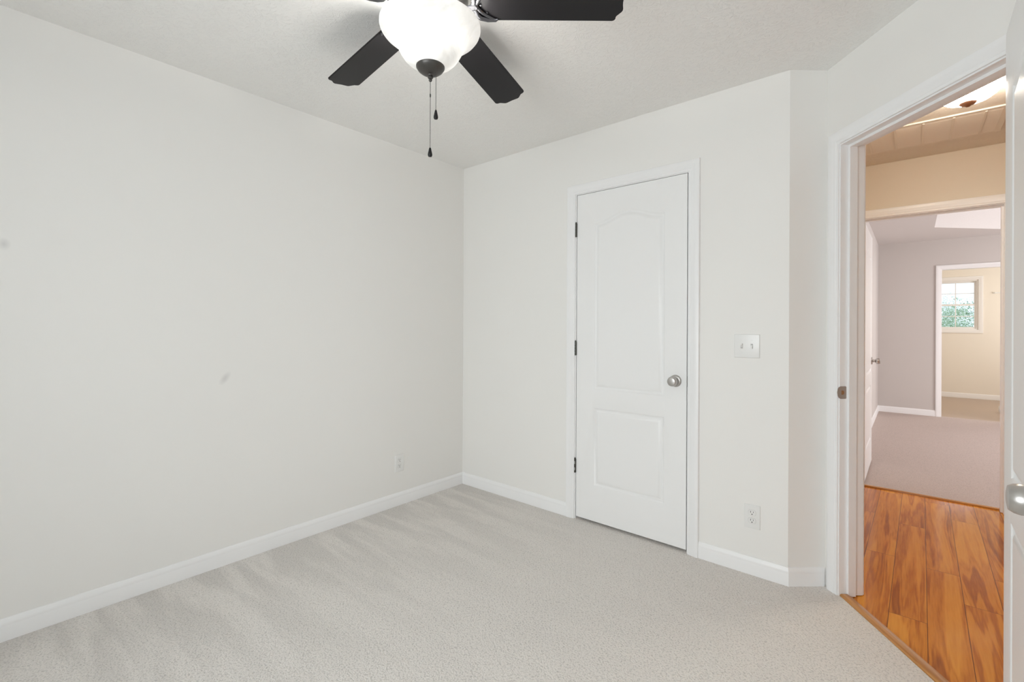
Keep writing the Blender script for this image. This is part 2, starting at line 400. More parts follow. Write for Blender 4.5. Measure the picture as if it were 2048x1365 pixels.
def casing_bm(bm, s0, s1, zt, zb=0.0, four=False, y=0.0, scale=1.0, sgn=-1):
    """door casing round s0..s1 up to zt, on the wall frame's y=0 plane"""
    prof = [(u*scale, t_) for u, t_ in CAS_PROF]
    rows = []
    for u, t_ in prof:
        if four: pts = [(s0-u, zb-u), (s0-u, zt+u), (s1+u, zt+u), (s1+u, zb-u)]
        else: pts = [(s0-u, zb), (s0-u, zt+u), (s1+u, zt+u), (s1+u, zb)]
        rows.append([bm.verts.new((a, y+sgn*t_, b_)) for a, b_ in pts])
    for a, b_ in zip(rows, rows[1:]):
        n_ = 4
        for i in range(n_ if four else n_-1):
            j = (i+1) % n_
            bm.faces.new((a[i], a[j], b_[j], b_[i]))
    if not four:
        bm.faces.new([r_[0] for r_ in rows]); bm.faces.new([r_[3] for r_ in rows])
def jamb_bm(bm, s0, s1, zt, depth, stop=None, thick=0.018, stop_t=0.011):
    """jamb lining of an opening whose clear edges are s0, s1, zt; stop: (y0, y1)"""
    box(bm, s0-thick, s0, 0.0, depth, 0, zt+thick)
    box(bm, s1, s1+thick, 0.0, depth, 0, zt+thick)
    box(bm, s0, s1, 0.0, depth, zt, zt+thick)
    if stop:
        box(bm, s0, s0+stop_t, stop[0], stop[1], 0, zt)
        box(bm, s1-stop_t, s1, stop[0], stop[1], 0, zt)
        box(bm, s0+stop_t, s1-stop_t, stop[0], stop[1], zt-stop_t, zt)

# ------------------------------------------------------------------ door leaves
def panel_outline(x0, x1, z0, z1, rise=0.0, n_=28):
    pts = [(x0, z0), (x1, z0), (x1, z1)]
    if rise:
        for i in range(1, n_):
            q = i/n_; x = x1 + (x0-x1)*q
            sh = (0.5-0.5*math.cos(2*PI*q))
            pts.append((x, z1 + rise*sh))
    pts.append((x0, z1))
    return pts
MOLD = [(0, 0), (.003, -.0020), (.008, -.0070), (.012, -.0088), (.017, -.0088), (.022, -.0062), (.030, -.0018), (.036, -.0004), (.040, -.0004)]
def door_leaf(name, W, H, T, mtx, knob_side='far', knobs=(True, True), hinges=False, label=None, knob_label=None, knob_r=1.0, bs=0.06, knob_z=0.905):
    root = empty(name, matrix=mtx); struct(root)
    if label: root['label'] = label; root['category'] = 'door'
    st = .122
    outl = [(st, W-st, .217, .700, 0.0), (st, W-st, .812, H-.188, .050)]
    bm = bmesh.new()
    for side in (0, 1):
        y = 0.0 if side == 0 else T
        sg = 1 if side == 0 else -1
        outer = [(0, 0), (W, 0), (W, H), (0, H)]
        es = []
        def ring(pts, yy): return [bm.verts.new((a, yy, b_)) for a, b_ in pts]
        def loop_edges(vs): return [bm.edges.new((vs[i], vs[(i+1) % len(vs)])) for i in range(len(vs))]
        ro = ring(outer, y); es += loop_edges(ro)
        firsts = []
        for ol in outl:
            r0 = ring(panel_outline(*ol), y); es += loop_edges(r0); firsts.append((ol, r0))
        bmesh.ops.triangle_fill(bm, edges=es, use_beauty=True)
        for ol, r0 in firsts:
            prev = r0
            for d, hgt in MOLD[1:]:
                cur = ring(panel_outline(ol[0]+d, ol[1]-d, ol[2]+d, ol[3]-d, ol[4]), y - sg*hgt)
                for i in range(len(cur)):
                    j = (i+1) % len(cur); bm.faces.new((prev[i], prev[j], cur[j], cur[i]))
                prev = cur
            bm.faces.new(prev)
        if side == 0: rA = ro
        else:
            for i in range(4): bm.faces.new((rA[i], rA[(i+1) % 4], ro[(i+1) % 4], ro[i]))
    link('door_leaf', bm, M_DOOR, root, smooth=True)
    for s_ in (0, 1):
        if not knobs[s_]: continue
        kx = W-bs
        base = Matrix.Translation((kx, 0 if s_ == 0 else T, knob_z)) @ Matrix.Rotation(R(90) if s_ == 0 else R(-90), 4, 'X')
        bm = bmesh.new()
        lathe(bm, [(0, .0), (.033, .0), (.033, .003), (.030, .007), (.024, .009), (0, .0095)], 40)
        rose = link('rose', bm, M_NICKEL, None, smooth=True)
        bm = bmesh.new()
        lathe(bm, [(0, .009), (.0125, .009), (.0115, .018), (.0125, .026), (.017, .029), (.023, .033), (.0262, .040), (.0268, .048), (.0250, .056), (.0215, .062), (.0205, .0632), (.012, .0648), (0, .065)], 40)
        kn = link('door_knob', bm, M_NICKEL, root, smooth=True, matrix=base)
        rose.parent = kn
    # latch plate on the edge
    bm = bmesh.new(); box(bm, W, W+.0012, T/2-.0125, T/2+.0125, knob_z-.028, knob_z+.028)
    lathe(bm, [(0, 0), (.008, 0), (.008, .006), (0, .009)], 16, Matrix.Translation((W+.001, T/2, knob_z)) @ Matrix.Rotation(R(90), 4, 'Y'))
    link('latch', bm, M_NICKEL, root)
    return root
def hinge(parent, x, y, z, h=.089, face_w=.006, screws=False):
    bm = bmesh.new()
    n_ = 5; g = .0006
    for i in range(n_):
        z0 = z - h/2 + h*i/n_ + g; z1 = z - h/2 + h*(i+1)/n_ - g
        lathe(bm, [(0, z0), (.0058, z0), (.0058, z1), (0, z1)], 16, Matrix.Translation((x, y, 0)))
    lathe(bm, [(0, z+h/2), (.0045, z+h/2), (.005, z+h/2+.002), (.003, z+h/2+.005), (0, z+h/2+.006)], 12, Matrix.Translation((x, y, 0)))
    box(bm, x, x+face_w, y-.0012, y+.030, z-h/2+.002, z+h/2-.004)
    hg = link('hinge', bm, M_HINGE, parent, smooth=True)
    if screws:
        for dz in (-.020, .020):
            bm = bmesh.new(); box(bm, x-.0012, x+.0042, y-.0068, y-.0052, z+dz-.009, z+dz+.009)
            link('hinge_pin_wear', bm, M_SCREW, hg)
    return hg

# ================================================================== the bedroom shell
L1 = 2.2113; ZC = 2.4333
ang = 0.73031; ca, sa = math.cos(ang), math.sin(ang)
P = Vector((L1+ca*.1795, sa*.1795)); T_ = Vector((sa, -ca)); NI = Vector((-ca, -sa))
SC = 0.957
C1 = P + T_*SC; XE = C1.x
YF = -4.0
wl = wall('wall_left', (0, YF), (0, 0), (1, 0), M_WALL_L, e0=.1, e1=.1); wl['label'] = 'plain off-white wall with a low outlet and faint scuffs'; wl['category'] = 'wall'
wb = wall('wall_back', (0, 0), (L1, 0), (0, -1), M_WALL, thick=.10, openings=[(1.012, 1.754, -0.02, 2.066)], e0=.1); wb['label'] = 'off-white wall that holds the closed closet door'; wb['category'] = 'wall'
wd = wall('wall_alcove', (L1, 0), P, (sa, -ca), M_WALL, thick=.05); wd['label'] = 'narrow angled wall return beside the open doorway'; wd['category'] = 'wall'
S0, S1, ZD = .089, .895, 2.047
wc = wall('wall_entry', P, C1, NI, M_WALL, thick=.055, openings=[(S0-.018, S1+.018, -0.02, ZD+.018)], e0=.02, e1=.02); wc['label'] = 'angled off-white wall around the open doorway to the hall'; wc['category'] = 'wall'
we = wall('wall_right', (XE, C1.y), (XE, YF), (-1, 0), M_WALL, thick=.10, e1=.1, openings=[(2.70+C1.y, 3.80+C1.y, .60, 2.10)])
wf = wall('wall_front', (XE, YF), (0, YF), (0, 1), M_WALL, thick=.10, openings=[(XE-2.86, XE-1.06, .60, 2.10)], e0=.1, e1=.1)
for o_, l_ in ((we, 'off-white wall behind the opened entry door'), (wf, 'off-white wall with the bedroom window')): o_['label'] = l_; o_['category'] = 'wall'

room_poly = [(0, YF), (XE, YF), (XE, C1.y), (P.x, P.y), (L1, 0), (0, 0)]
def pl(s, off): q = P + T_*s + NI*off; return (q.x, q.y)
bm = bmesh.new()
prism(bm, [(-.05, YF-.05), (XE+.05, YF-.05), (XE+.05, C1.y), pl(.62+.3, .075), pl(S0-.02, -.010), pl(.0, -.012), (L1+.02, .02), (1.76, .02), (1.76, .6), (1.0, .6), (1.0, .02), (-.05, .02)], [], -.05, 0.0)
fl = struct(link('floor', bm, M_CARPET)); fl['label'] = 'light grey-beige cut-pile carpet of the empty bedroom'; fl['category'] = 'carpet'
bm = bmesh.new()
prism(bm, [(-.08, YF-.08), (XE+.08, YF-.08), (XE+.08, C1.y+.03), (P.x+.035, P.y+.035), (L1-.01, .08), (-.08, .08)], [], ZC, ZC+.06)
ce = struct(link('ceiling', bm, M_CEIL)); ce['label'] = 'textured off-white bedroom ceiling above the fan'; ce['category'] = 'ceiling'

# closet behind the closed door
bm = bmesh.new()
prism(bm, [(.5, .10), (2.0, .10), (2.0, .72), (.5, .72)], [[(.55, .101), (1.95, .101), (1.95, .67), (.55, .67)]], -.02, 2.30)
struct(link('wall_closet', bm, M_WALL), 'inner walls of the closet behind the closed door', 'wall')
bm = bmesh.new(); box(bm, .5, 2.0, .10, .72, 2.30, 2.35); struct(link('ceiling_closet', bm, M_WALL), 'closet ceiling behind the closed door', 'ceiling')

th = math.tan(ang/2)
baseboard('baseboard_left', [((0, YF), (0, 0), (1, 0), -1, -1)], label='white baseboard along the plain wall')
baseboard('baseboard_back', [((0, 0), (.973, 0), (0, -1), -1, 0), ((1.799, 0), (L1, 0), (0, -1), 0, th)], label='white baseboard on both sides of the closet door')
baseboard('baseboard_alcove', [((L1, 0), (P.x, P.y), (sa, -ca), th, -1)], label='short white baseboard on the narrow wall return')
baseboard('baseboard_right', [((XE, C1.y-.03), (XE, YF), (-1, 0), 0, -1)], label='white baseboard behind the opened entry door')
baseboard('baseboard_front', [((0, YF), (XE, YF), (0, 1), -1, -1)], label='white baseboard under the bedroom window')

# ---- closet door, casing and jamb
bm = bmesh.new(); casing_bm(bm, 1.0235, 1.741, 2.052); jamb_bm(bm, 1.030, 1.735, 2.048, .10, stop=(.038, .072))
for v_ in bm.verts: pass
t1 = struct(link('trim_1', bm, M_TRIM, smooth=True), 'white moulded casing round the closed closet door', 'door casing')
cl = door_leaf('door_1', .695, 2.028, .035, Matrix.Translation((1.0345, 0.001, .017)), knobs=(True, False), label='closed white two-panel closet door with an arched upper panel')
for zz, sc_w in ((1.810, False), (1.061, False), (.319, True)):
    hinge(cl, -.0055, -.006, zz, screws=sc_w)

# ---- entry doorway
MC = frame_matrix(P, T_, NI)
bm = bmesh.new(); casing_bm(bm, S0-.005, S1+.005, ZD+.006); jamb_bm(bm, S0, S1, ZD, .112, stop=(.036, .071))
casing_bm(bm, S0-.005, S1+.005, ZD+.006, y=.112, sgn=1, scale=.45)
t2 = link('trim_2', bm, M_TRIM, matrix=MC, smooth=True); struct(t2, 'white casing and jamb of the open doorway in the angled wall', 'door casing')
# strike plate with its lip
bm = bmesh.new()
prof = []
zc_, hh = .922, .0285
outl = []
for (y_, z_) in ((.030, -hh+.003), (.027, -hh), (.004, -hh), (-.004, -hh*.86), (-.0095, -hh*.55), (-.012, 0), (-.0095, hh*.55), (-.004, hh*.86), (.004, hh), (.027, hh), (.030, hh-.003)):
    outl.append((y_, z_))
a_ = [bm.verts.new((S0+(.0 if y_ > 0 else -.0)+.0016, y_, zc_+z_)) for y_, z_ in outl]
b2 = [bm.verts.new((S0-.0004-(.0 if y_ > 0 else .0), y_, zc_+z_)) for y_, z_ in outl]
bm.faces.new(a_); bm.faces.new(b2[::-1])
for i in range(len(a_)): bm.faces.new((a_[i], a_[(i+1) % len(a_)], b2[(i+1) % len(a_)], b2[i]))
sp_ = link('strike_plate', bm, mat('worn_nickel', (0.42, 0.38, 0.35), 0.45, 0.5), t2); sp_['label'] = 'brushed metal strike plate'
bm = bmesh.new()
pts = [(.013+.0070*math.cos(q*PI/8-PI/2) + (0 if q <= 8 else 0), .0095*math.sin(q*PI/8-PI/2)) for q in range(9)] + [(.007, .0095), (.007, -.0095)]
a_ = [bm.verts.new((S0+.0021, y_, zc_+z_)) for y_, z_ in pts]; b2 = [bm.verts.new((S0+.0008, y_, zc_+z_)) for y_, z_ in pts]
bm.faces.new(a_); bm.faces.new(b2[::-1])
for i in range(len(a_)): bm.faces.new((a_[i], a_[(i+1) % len(a_)], b2[(i+1) % len(a_)], b2[i]))
link('latch_hole', bm, M_JOINT, sp_)

# opened entry door
me_ = Matrix(((-.008, 1, 0, 2.853), (-1, -.008, 0, -.640), (0, 0, 1, .012), (0, 0, 0, 1)))
dr = door_leaf('door_2', .762, 2.028, .035, me_, knobs=(True, True), label='white panelled entry door swung open beside the camera with a nickel knob', knob_z=.908, bs=.054)
for zz in (1.80, 1.05, .25): hinge(dr, -.006, .041, zz)

# ================================================================== the hall
YH = 1.895
hx0, hx1 = 2.16, 4.3
bk0 = pl(-.16, -.112); bk1 = pl(SC+.10, -.112)
wh = wall('wall_hall_far', (hx0, YH), (hx1, YH), (0, -1), M_HALLWALL, thick=.055, openings=[(2.365-.018-hx0, 3.112+.018-hx0, -.02, 2.036+.018)], e0=.1, e1=.1)
wall('wall_hall_left', (hx0, .35), (hx0, YH), (1, 0), M_HALLWALL, thick=.06, e0=.3)
wall('wall_hall_right', (hx1, YH), (hx1, -1.0), (-1, 0), M_HALLWALL, thick=.06)
wall('wall_hall_near', (hx1, -1.0), (XE+.16, -1.0), (0, 1), M_HALLWALL, thick=.06, e0=.1)
wall('wall_hall_side', (XE+.16, -1.0), (XE+.16, C1.y+.02), (1, 0), M_HALLWALL, thick=.055, e0=.05, e1=.0)
# the hall side of the doorway wall
HN = -NI
s0h = P + T_*(-.22) + NI*(-.112); s1h = P + T_*(SC+.155) + NI*(-.112)
# x runs from s1h to s0h so that the frame stays right-handed
Lh = (s1h-s0h).length
wk = wall('wall_hall_entry', s1h, s0h, HN, M_HALLWALL, thick=.055, openings=[(Lh-(S1+.018+.22), Lh-(S0-.018+.22), -.02, ZD+.018)])
for o_, l_ in ((wh, 'beige hall wall above the far bedroom doorway'),): o_['label'] = l_; o_['category'] = 'wall'
# laminate floor
bm = bmesh.new()
A = pl(S0-.03, -.004); B = pl(.93, .055)
prism(bm, [(hx0-.05, .1), (2.25, .12), pl(-.03, -.035), A, B, (XE+.05, C1.y+.02), (XE+.05, -1.05), (hx1+.05, -1.05), (hx1+.05, YH+.10), (hx0-.05, YH+.10)], [], -.05, -.003)
fh = struct(link('floor_hall', bm, M_LAM), 'glossy orange-brown wood laminate boards of the hall', 'floor')
bm = bmesh.new()
prism(bm, [(hx0-.05, .13), (P.x+.05, P.y+.05), (C1.x+.05, C1.y+.06), (XE+.10, -1.05), (hx1+.05, -1.05), (hx1+.05, YH+.03), (hx0-.05, YH+.03)], [], ZC+.001, ZC+.06)
struct(link('ceiling_hall', bm, M_HALLCEIL), 'warmly lit textured hall ceiling', 'ceiling')
baseboard('baseboard_hall', [((3.172, YH), (hx1, YH), (0, -1), 0, -1)], label='white baseboard of the hall')

# bevelled wooden transition strip in the entry doorway
def threshold(name, A, B, wid, h, mt, label, zb=-.003):
    A = Vector((*A, 0)); B = Vector((*B, 0)); L = (B-A).length
    bm = bmesh.new()
    prof = [(0, zb), (0, h*.55), (.004, h*.9), (.010, h), (wid*.72, h), (wid-.006, h*.45), (wid, h*.2), (wid, zb)]
    ra = [bm.verts.new((0, y_, z_)) for y_, z_ in prof]; rb = [bm.verts.new((L, y_, z_)) for y_, z_ in prof]
    for i in range(len(ra)): bm.faces.new((ra[i], ra[(i+1) % len(ra)], rb[(i+1) % len(ra)], rb[i]))
    bm.faces.new(ra[::-1]); bm.faces.new(rb)
    d = (B-A).normalized(); y = Vector((-d.y, d.x, 0))
    mm = Matrix.Identity(4)
    for i in range(3): mm[i][0] = d[i]; mm[i][1] = y[i]; mm[i][3] = A[i]
    o = link(name, bm, mt, matrix=mm, smooth=True)
    return struct(o, label, 'threshold')
threshold('trim_3', pl(S0+.001, -.004), pl(S1-.001, .066), .046, .009, M_STRIP, 'golden oak transition strip between the carpet and the hall laminate')

# far bedroom doorway in the hall wall
MH = frame_matrix((0, YH), (1, 0), (0, -1))
bm = bmesh.new(); casing_bm(bm, 2.360, 3.117, 2.040); jamb_bm(bm, 2.365, 3.112, 2.036, .11, stop=(.036, .072))
casing_bm(bm, 2.360, 3.117, 2.040, y=.11, sgn=1)
struct(link('trim_4', bm, M_TRIM, matrix=MH, smooth=True), 'cream-lit casing of the far bedroom doorway across the hall', 'door casing')
threshold('trim_5', (2.366, 1.983), (3.111, 1.983), .03, .008, M_STRIP, 'thin wooden strip at the far bedroom doorway')

# ---- hall ceiling light
HL = Vector((2.862, .715, ZC))
root = empty('ceiling_light', HL); tag(root, 'lit dome ceiling light in the hall, seen through the doorway', 'ceiling light')
bm = bmesh.new(); lathe(bm, [(0, 0), (.112, 0), (.114, -.012), (.104, -.020), (0, -.020)], 48); link('base_plate', bm, M_FINIAL, root, smooth=True)
bm = bmesh.new(); lathe(bm, [(.124, -.014), (.126, -.020), (.121, -.040), (.108, -.060), (.084, -.078), (.054, -.090), (.02, -.095), (0, -.0955)], 56); link('glass_shade', bm, M_DOME, root, smooth=True)
bm = bmesh.new(); lathe(bm, [(0, -.090), (.032, -.090), (.034, -.094), (.028, -.101), (.012, -.107), (.008, -.112), (0, -.114)], 28); link('finial', bm, M_FINIAL, root, smooth=True)

# ---- return air grille in the hall ceiling
root = empty('air_grille', (2.36, 1.13, ZC)); tag(root, 'beige louvred return air grille in the hall ceiling', 'air grille')
GW, GD = .70, .455
bm = bmesh.new()
prism(bm, [(0, 0), (GW, 0), (GW, GD), (0, GD)], [[(.028, .028), (GW-.028, .028), (GW-.028, GD-.028), (.028, GD-.028)]], -.007, .001)
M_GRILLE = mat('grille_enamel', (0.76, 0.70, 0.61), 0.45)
link('grille_frame', bm, M_GRILLE, root)
bm = bmesh.new()
y = .030
while y < GD-.034:
    vs = [bm.verts.new(c_) for c_ in ((.028, y, -.004), (GW-.028, y, -.004), (GW-.028, y+.0165, -.0085), (.028, y+.0165, -.0085), (.028, y, -.003), (GW-.028, y, -.003), (GW-.028, y+.0165, -.0075), (.028, y+.0165, -.0075))]
    for f_ in ((0, 1, 2, 3), (7, 6, 5, 4), (0, 4, 5, 1), (1, 5, 6, 2), (2, 6, 7, 3), (3, 7, 4, 0)): bm.faces.new([vs[i] for i in f_])
    y += .0165
link('louvre_grille', bm, M_GRILLE, root)
for k in range(5):
    bm = bmesh.new(); x_ = 2.437+.132*k-2.36; box(bm, x_-.005, x_+.005, .028, GD-.028, -.0100, -.002); link('grille_rib', bm, M_GRILLE, root)

# ================================================================== far bedroom
YB = 2.005; Y3 = 6.19; fx0, fx1 = 2.268, 6.1
struct(wall('wall_bedroom_near', (fx1, YB), (fx0, YB), (0, 1), M_FARWALL, thick=.054, openings=[(fx1-3.112-.018, fx1-2.365+.018, -.02, 2.036+.018)], e0=.1, e1=.1))
w3 = wall('wall_bedroom_far', (fx0, Y3), (fx1, Y3), (0, -1), M_FARWALL, thick=.055, openings=[(2.958-.018-fx0, 3.70+.018-fx0, -.02, 2.018+.018)], e0=.1, e1=.1)
tag(w3, 'greyish-pink far bedroom wall with the bathroom doorway', 'wall')
w4_ = wall('wall_bedroom_left', (fx0, YB), (fx0, Y3), (1, 0), M_FARWALL, thick=.1, e0=.05, e1=.1); tag(w4_, 'pale side wall of the far bedroom behind its open door', 'wall')
wall('wall_bedroom_right', (fx1, Y3), (fx1, YB), (-1, 0), M_FARWALL, thick=.1, openings=[(.95, 2.85, .80, 2.15)], e0=.1, e1=.1)
bm = bmesh.new(); prism(bm, [(fx0-.05, 2.006), (fx1+.05, 2.006), (fx1+.05, Y3+.055), (fx0-.05, Y3+.055)], [], -.05, 0.002)
struct(link('floor_bedroom', bm, M_CARPET2), 'pinkish-beige carpet of the far bedroom', 'carpet')
tray = [(2.852, 2.55), (2.852, 5.085), (3.50, 5.735), (5.0, 5.735), (5.6, 5.1), (5.6, 2.55)]
bm = bmesh.new(); prism(bm, [(fx0-.05, 1.96), (fx1+.05, 1.96), (fx1+.05, Y3+.03), (fx0-.05, Y3+.03)], [tray], ZC, ZC+.26)
struct(link('ceiling_bedroom', bm, M_FARCEIL), 'pale tray ceiling of the far bedroom', 'ceiling')
bm = bmesh.new(); prism(bm, [(2.6, 2.4), (5.8, 2.4), (5.8, 5.9), (2.6, 5.9)], [], ZC+.26, ZC+.30)
struct(link('ceiling_tray', bm, M_TRAY), 'raised centre of the far bedroom tray ceiling', 'ceiling')
baseboard('baseboard_bedroom', [((fx0, YB), (fx0, Y3), (1, 0), 0, -1), ((fx0, Y3), (2.897, Y3), (0, -1), -1, 0), ((3.77, Y3), (fx1, Y3), (0, -1), 0, -1)], label='white baseboard of the far bedroom')
M3 = frame_matrix((0, Y3), (1, 0), (0, -1))
bm = bmesh.new(); casing_bm(bm, 2.953, 3.705, 2.022); jamb_bm(bm, 2.958, 3.70, 2.018, .11)
struct(link('trim_6', bm, M_TRIM, matrix=M3, smooth=True), 'white casing of the bathroom doorway in the far bedroom', 'door casing')
dm = Matrix(((0, -1, 0, 2.374), (1, 0, 0, 2.045), (0, 0, 1, .016), (0, 0, 0, 1)))
door_leaf('door_3', .80, 2.015, .035, dm, knobs=(True, True), label='white door of the far bedroom, swung open against its side wall')

# ================================================================== bathroom beyond
Y4 = 8.868; bx0, bx1 = 2.3, 5.0
wall('wall_bathroom_near', (bx1, Y3+.11), (bx0, Y3+.11), (0, 1), M_BATHWALL, thick=.055, openings=[(bx1-3.70-.018, bx1-2.958+.018, -.02, 2.018+.018)], e0=.1, e1=.1)
WX0, WX1, WZ0, WZ1 = 2.945, 3.520, 1.190, 2.066
w5 = wall('wall_bathroom_far', (bx0, Y4), (bx1, Y4), (0, -1), M_BATHWALL, thick=.12, openings=[(WX0-bx0, WX1-bx0, WZ0, WZ1)], e0=.1, e1=.1)
tag(w5, 'cream bathroom wall with the small window', 'wall')
wall('wall_bathroom_left', (bx0, Y3+.1), (bx0, Y4), (1, 0), M_BATHWALL, thick=.1, e0=.05)
wall('wall_bathroom_right', (bx1, Y4), (bx1, Y3+.1), (-1, 0), M_BATHWALL, thick=.1, e1=.05)
bm = bmesh.new(); prism(bm, [(bx0-.05, Y3+.056), (bx1+.05, Y3+.056), (bx1+.05, Y4+.05), (bx0-.05, Y4+.05)], [], -.05, 0.0)
struct(link('floor_bathroom', bm, M_TILE), 'smooth brown bathroom floor beyond the far carpet', 'floor')
bm = bmesh.new(); box(bm, bx0-.05, bx1+.05, Y3+.04, Y4+.08, ZC, ZC+.05); struct(link('ceiling_bathroom', bm, M_CEIL), 'plain bathroom ceiling', 'ceiling')
baseboard('baseboard_bathroom', [((bx0, Y4), (bx1, Y4), (0, -1), -1, -1)], label='white baseboard under the bathroom window')

# ---- windows
def window(name, M, x0, x1, z0, z1, depth, label, cas=True):
    """double-hung window in a wall frame, four panes per sash"""
    root = empty(name, matrix=M); struct(root, label, 'window')
    bm = bmesh.new(); casing_bm(bm, x0+.002, x1-.002, z1-.002, z0+.002, four=True); link('window_casing', bm, M_TRIM, root, smooth=True)
    bm = bmesh.new()
    f = .022
    for a in ((x0, x0+f, z0, z1), (x1-f, x1, z0, z1), (x0+f, x1-f, z0, z0+f), (x0+f, x1-f, z1-f, z1)):
        box(bm, a[0], a[1], .01, depth, a[2], a[3])
    link('window_frame', bm, M_TRIM, root)
    zm = (z0+z1)/2
    for nm, za, zb_, yy in (('upper_sash', zm-.012, z1-f, .062), ('lower_sash', z0+f, zm+.016, .034)):
        bm = bmesh.new(); s_ = .030; xa, xb = x0+f, x1-f
        for a in ((xa, xa+s_, za, zb_), (xb-s_, xb, za, zb_), (xa+s_, xb-s_, za, za+s_), (xa+s_, xb-s_, zb_-s_, zb_)):
            box(bm, a[0], a[1], yy, yy+.026, a[2], a[3])
        sash = link(nm, bm, M_TRIM, root)
        xc, zc2 = (xa+xb)/2, (za+zb_)/2
        bm = bmesh.new(); box(bm, xc-.006, xc+.006, yy+.006, yy+.018, za+s_, zb_-s_); box(bm, xa+s_, xb-s_, yy+.007, yy+.017, zc2-.006, zc2+.006)
        link('muntin', bm, M_TRIM, sash)
        bm = bmesh.new(); box(bm, xa+s_-.004, xb-s_+.004, yy+.010, yy+.014, za+s_-.004, zb_-s_+.004); link('pane', bm, M_GLASS, sash)
    return root
window('window_1', frame_matrix((0, Y4), (1, 0), (0, -1)), WX0, WX1, WZ0, WZ1, .115, 'small white double-hung bathroom window with trees outside')
window('window_2', frame_matrix((XE, YF), (-1, 0), (0, 1)), XE-2.86, XE-1.06, .60, 2.10, .10, 'white double-hung bedroom window behind the camera')
window('added_window_3', frame_matrix((XE, 0), (0, -1), (-1, 0)), 2.70, 3.80, .60, 2.10, .10, 'added white double-hung window, unseen in the side wall behind the camera')  # invented window, added for the extra light onto the left wall

# towel hooks and an unidentified white thing on the bathroom floor
root = empty('towel_hook', (3.72, Y4, 1.823)); tag(root, 'small white double towel hook on the cream bathroom wall', 'hook')
bm = bmesh.new(); box(bm, -.03, .16, -.008, 0.0, -.012, .012); bevel_all(bm, .003); link('rail', bm, M_PLASTIC, root)
for x_ in (.0, .105):
    bm = bmesh.new(); lathe(bm, [(0, .006), (.006, .006), (.006, .025), (.012, .031), (.012, .038), (0, .043)], 16, Matrix.Translation((x_, 0, 0)) @ Matrix.Rotation(R(90), 4, 'X')); link('peg', bm, M_PLASTIC, root, smooth=True)
bm = bmesh.new(); lathe(bm, [(0, 0), (.040, 0), (.050, .02), (.055, .05), (.052, .085), (.040, .105), (0, .112)], 28, Matrix.Diagonal((1, .8, 1, 1)))
wf_ = link('white_floor_item', bm, M_PLASTIC, smooth=True); wf_.location = (3.655, 7.20, 0); tag(wf_, 'unidentified small rounded white container on the brown bathroom floor', 'item')

# ---- trees beyond the bathroom window
def leaf_mat(name, a, b_):
    mt = mat(name, a, 0.6, spec=0.2); nt, lk, bs = nodes(mt)
    g = N(nt, 'ShaderNodeNewGeometry'); n_ = N(nt, 'ShaderNodeTexNoise', Scale=1.6, Detail=4.0); lk.new(g.outputs['Position'], n_.inputs['Vector'])
    rp = N(nt, 'ShaderNodeValToRGB'); rp.color_ramp.elements[0].position = .38; rp.color_ramp.elements[0].color = (*a, 1); rp.color_ramp.elements[1].position = .62; rp.color_ramp.elements[1].color = (*b_, 1)
    lk.new(n_.outputs[0], rp.inputs[0]); lk.new(rp.outputs[0], bs.inputs['Base Color']); return mt
M_LEAF = leaf_mat('leaf_green', (0.20, 0.34, 0.20), (0.55, 0.68, 0.50))
M_LEAF2 = leaf_mat('leaf_hazed', (0.66, 0.76, 0.70), (0.82, 0.90, 0.86))  # haze of distance mixed into the leaf colour
M_BARK = add_bump(mat('bark', (0.16, 0.12, 0.09), 0.9), 12, .6, .03)
def tree(x, y, zg, ztop, rad, mt, label, seed):
    rnd = random.Random(seed)
    root = empty('tree', (x, y, zg)); tag(root, label, 'tree')
    H = ztop-zg
    bm = bmesh.new(); tube(bm, [(0, 0, 0), (.1, .05, H*.3), (-.05, 0, H*.55), (.05, .1, H*.8)], [.28, .22, .16, .06], 10)
    for k in range(5):
        a = k*1.3; tube(bm, [(0, 0, H*(.35+.06*k)), (math.cos(a)*rad*.4, math.sin(a)*rad*.4, H*(.5+.06*k)), (math.cos(a)*rad*.7, math.sin(a)*rad*.7, H*(.58+.06*k))], [.10, .06, .03], 8)
    link('trunk', bm, M_BARK, root, smooth=True)
    bm = bmesh.new()
    cl_ = []; vv = []
    for k in range(60):
        while True:
            q = Vector((rnd.uniform(-1, 1), rnd.uniform(-1, 1), rnd.uniform(-1, 1)))
            if q.length < 1: break
        cl_.append(Vector((q.x*rad, q.y*rad, H*.68+q.z*H*.32)))
    for c_ in cl_:
        for j in range(650):
            d = Vector((rnd.gauss(0, 1), rnd.gauss(0, 1), rnd.gauss(0, .7))).normalized()*rnd.uniform(.2, 1)*rad*.34
            p_ = c_+d; s_ = rnd.uniform(.022, .045)
            n_ = (d.normalized() + Vector((rnd.gauss(0, .5), rnd.gauss(0, .5), rnd.gauss(0, .5)))).normalized()
            t_ = n_.orthogonal().normalized(); t_ = Matrix.Rotation(rnd.uniform(0, 6.28), 3, n_) @ t_; b_ = n_.cross(t_)
            vv += [p_+t_*s_, p_+b_*s_*.5+n_*s_*.15, p_-t_*s_, p_-b_*s_*.5]
    bm.free(); me = bpy.data.meshes.new('foliage'); me.from_pydata(vv, [], [(4*i, 4*i+1, 4*i+2, 4*i+3) for i in range(len(vv)//4)]); me.materials.append(mt)
    o = bpy.data.objects.new('foliage', me); col.objects.link(o); o.parent = root
    return root
tree(3.2, 20.0, -4.0, 1.95, 2.2, M_LEAF, 'leafy green tree in the lower panes of the bathroom window', 1)
tree(3.9, 30.0, -4.0, 2.45, 3.2, M_LEAF2, 'hazy pale tree rising behind the leafy tree outside', 3)
bm = bmesh.new(); box(bm, -40, 60, 9.6, 120, -4.3, -4.0)
M_GRASS = add_bump(mat('lawn', (.20, .30, .14), .9), 4, .5, .05)
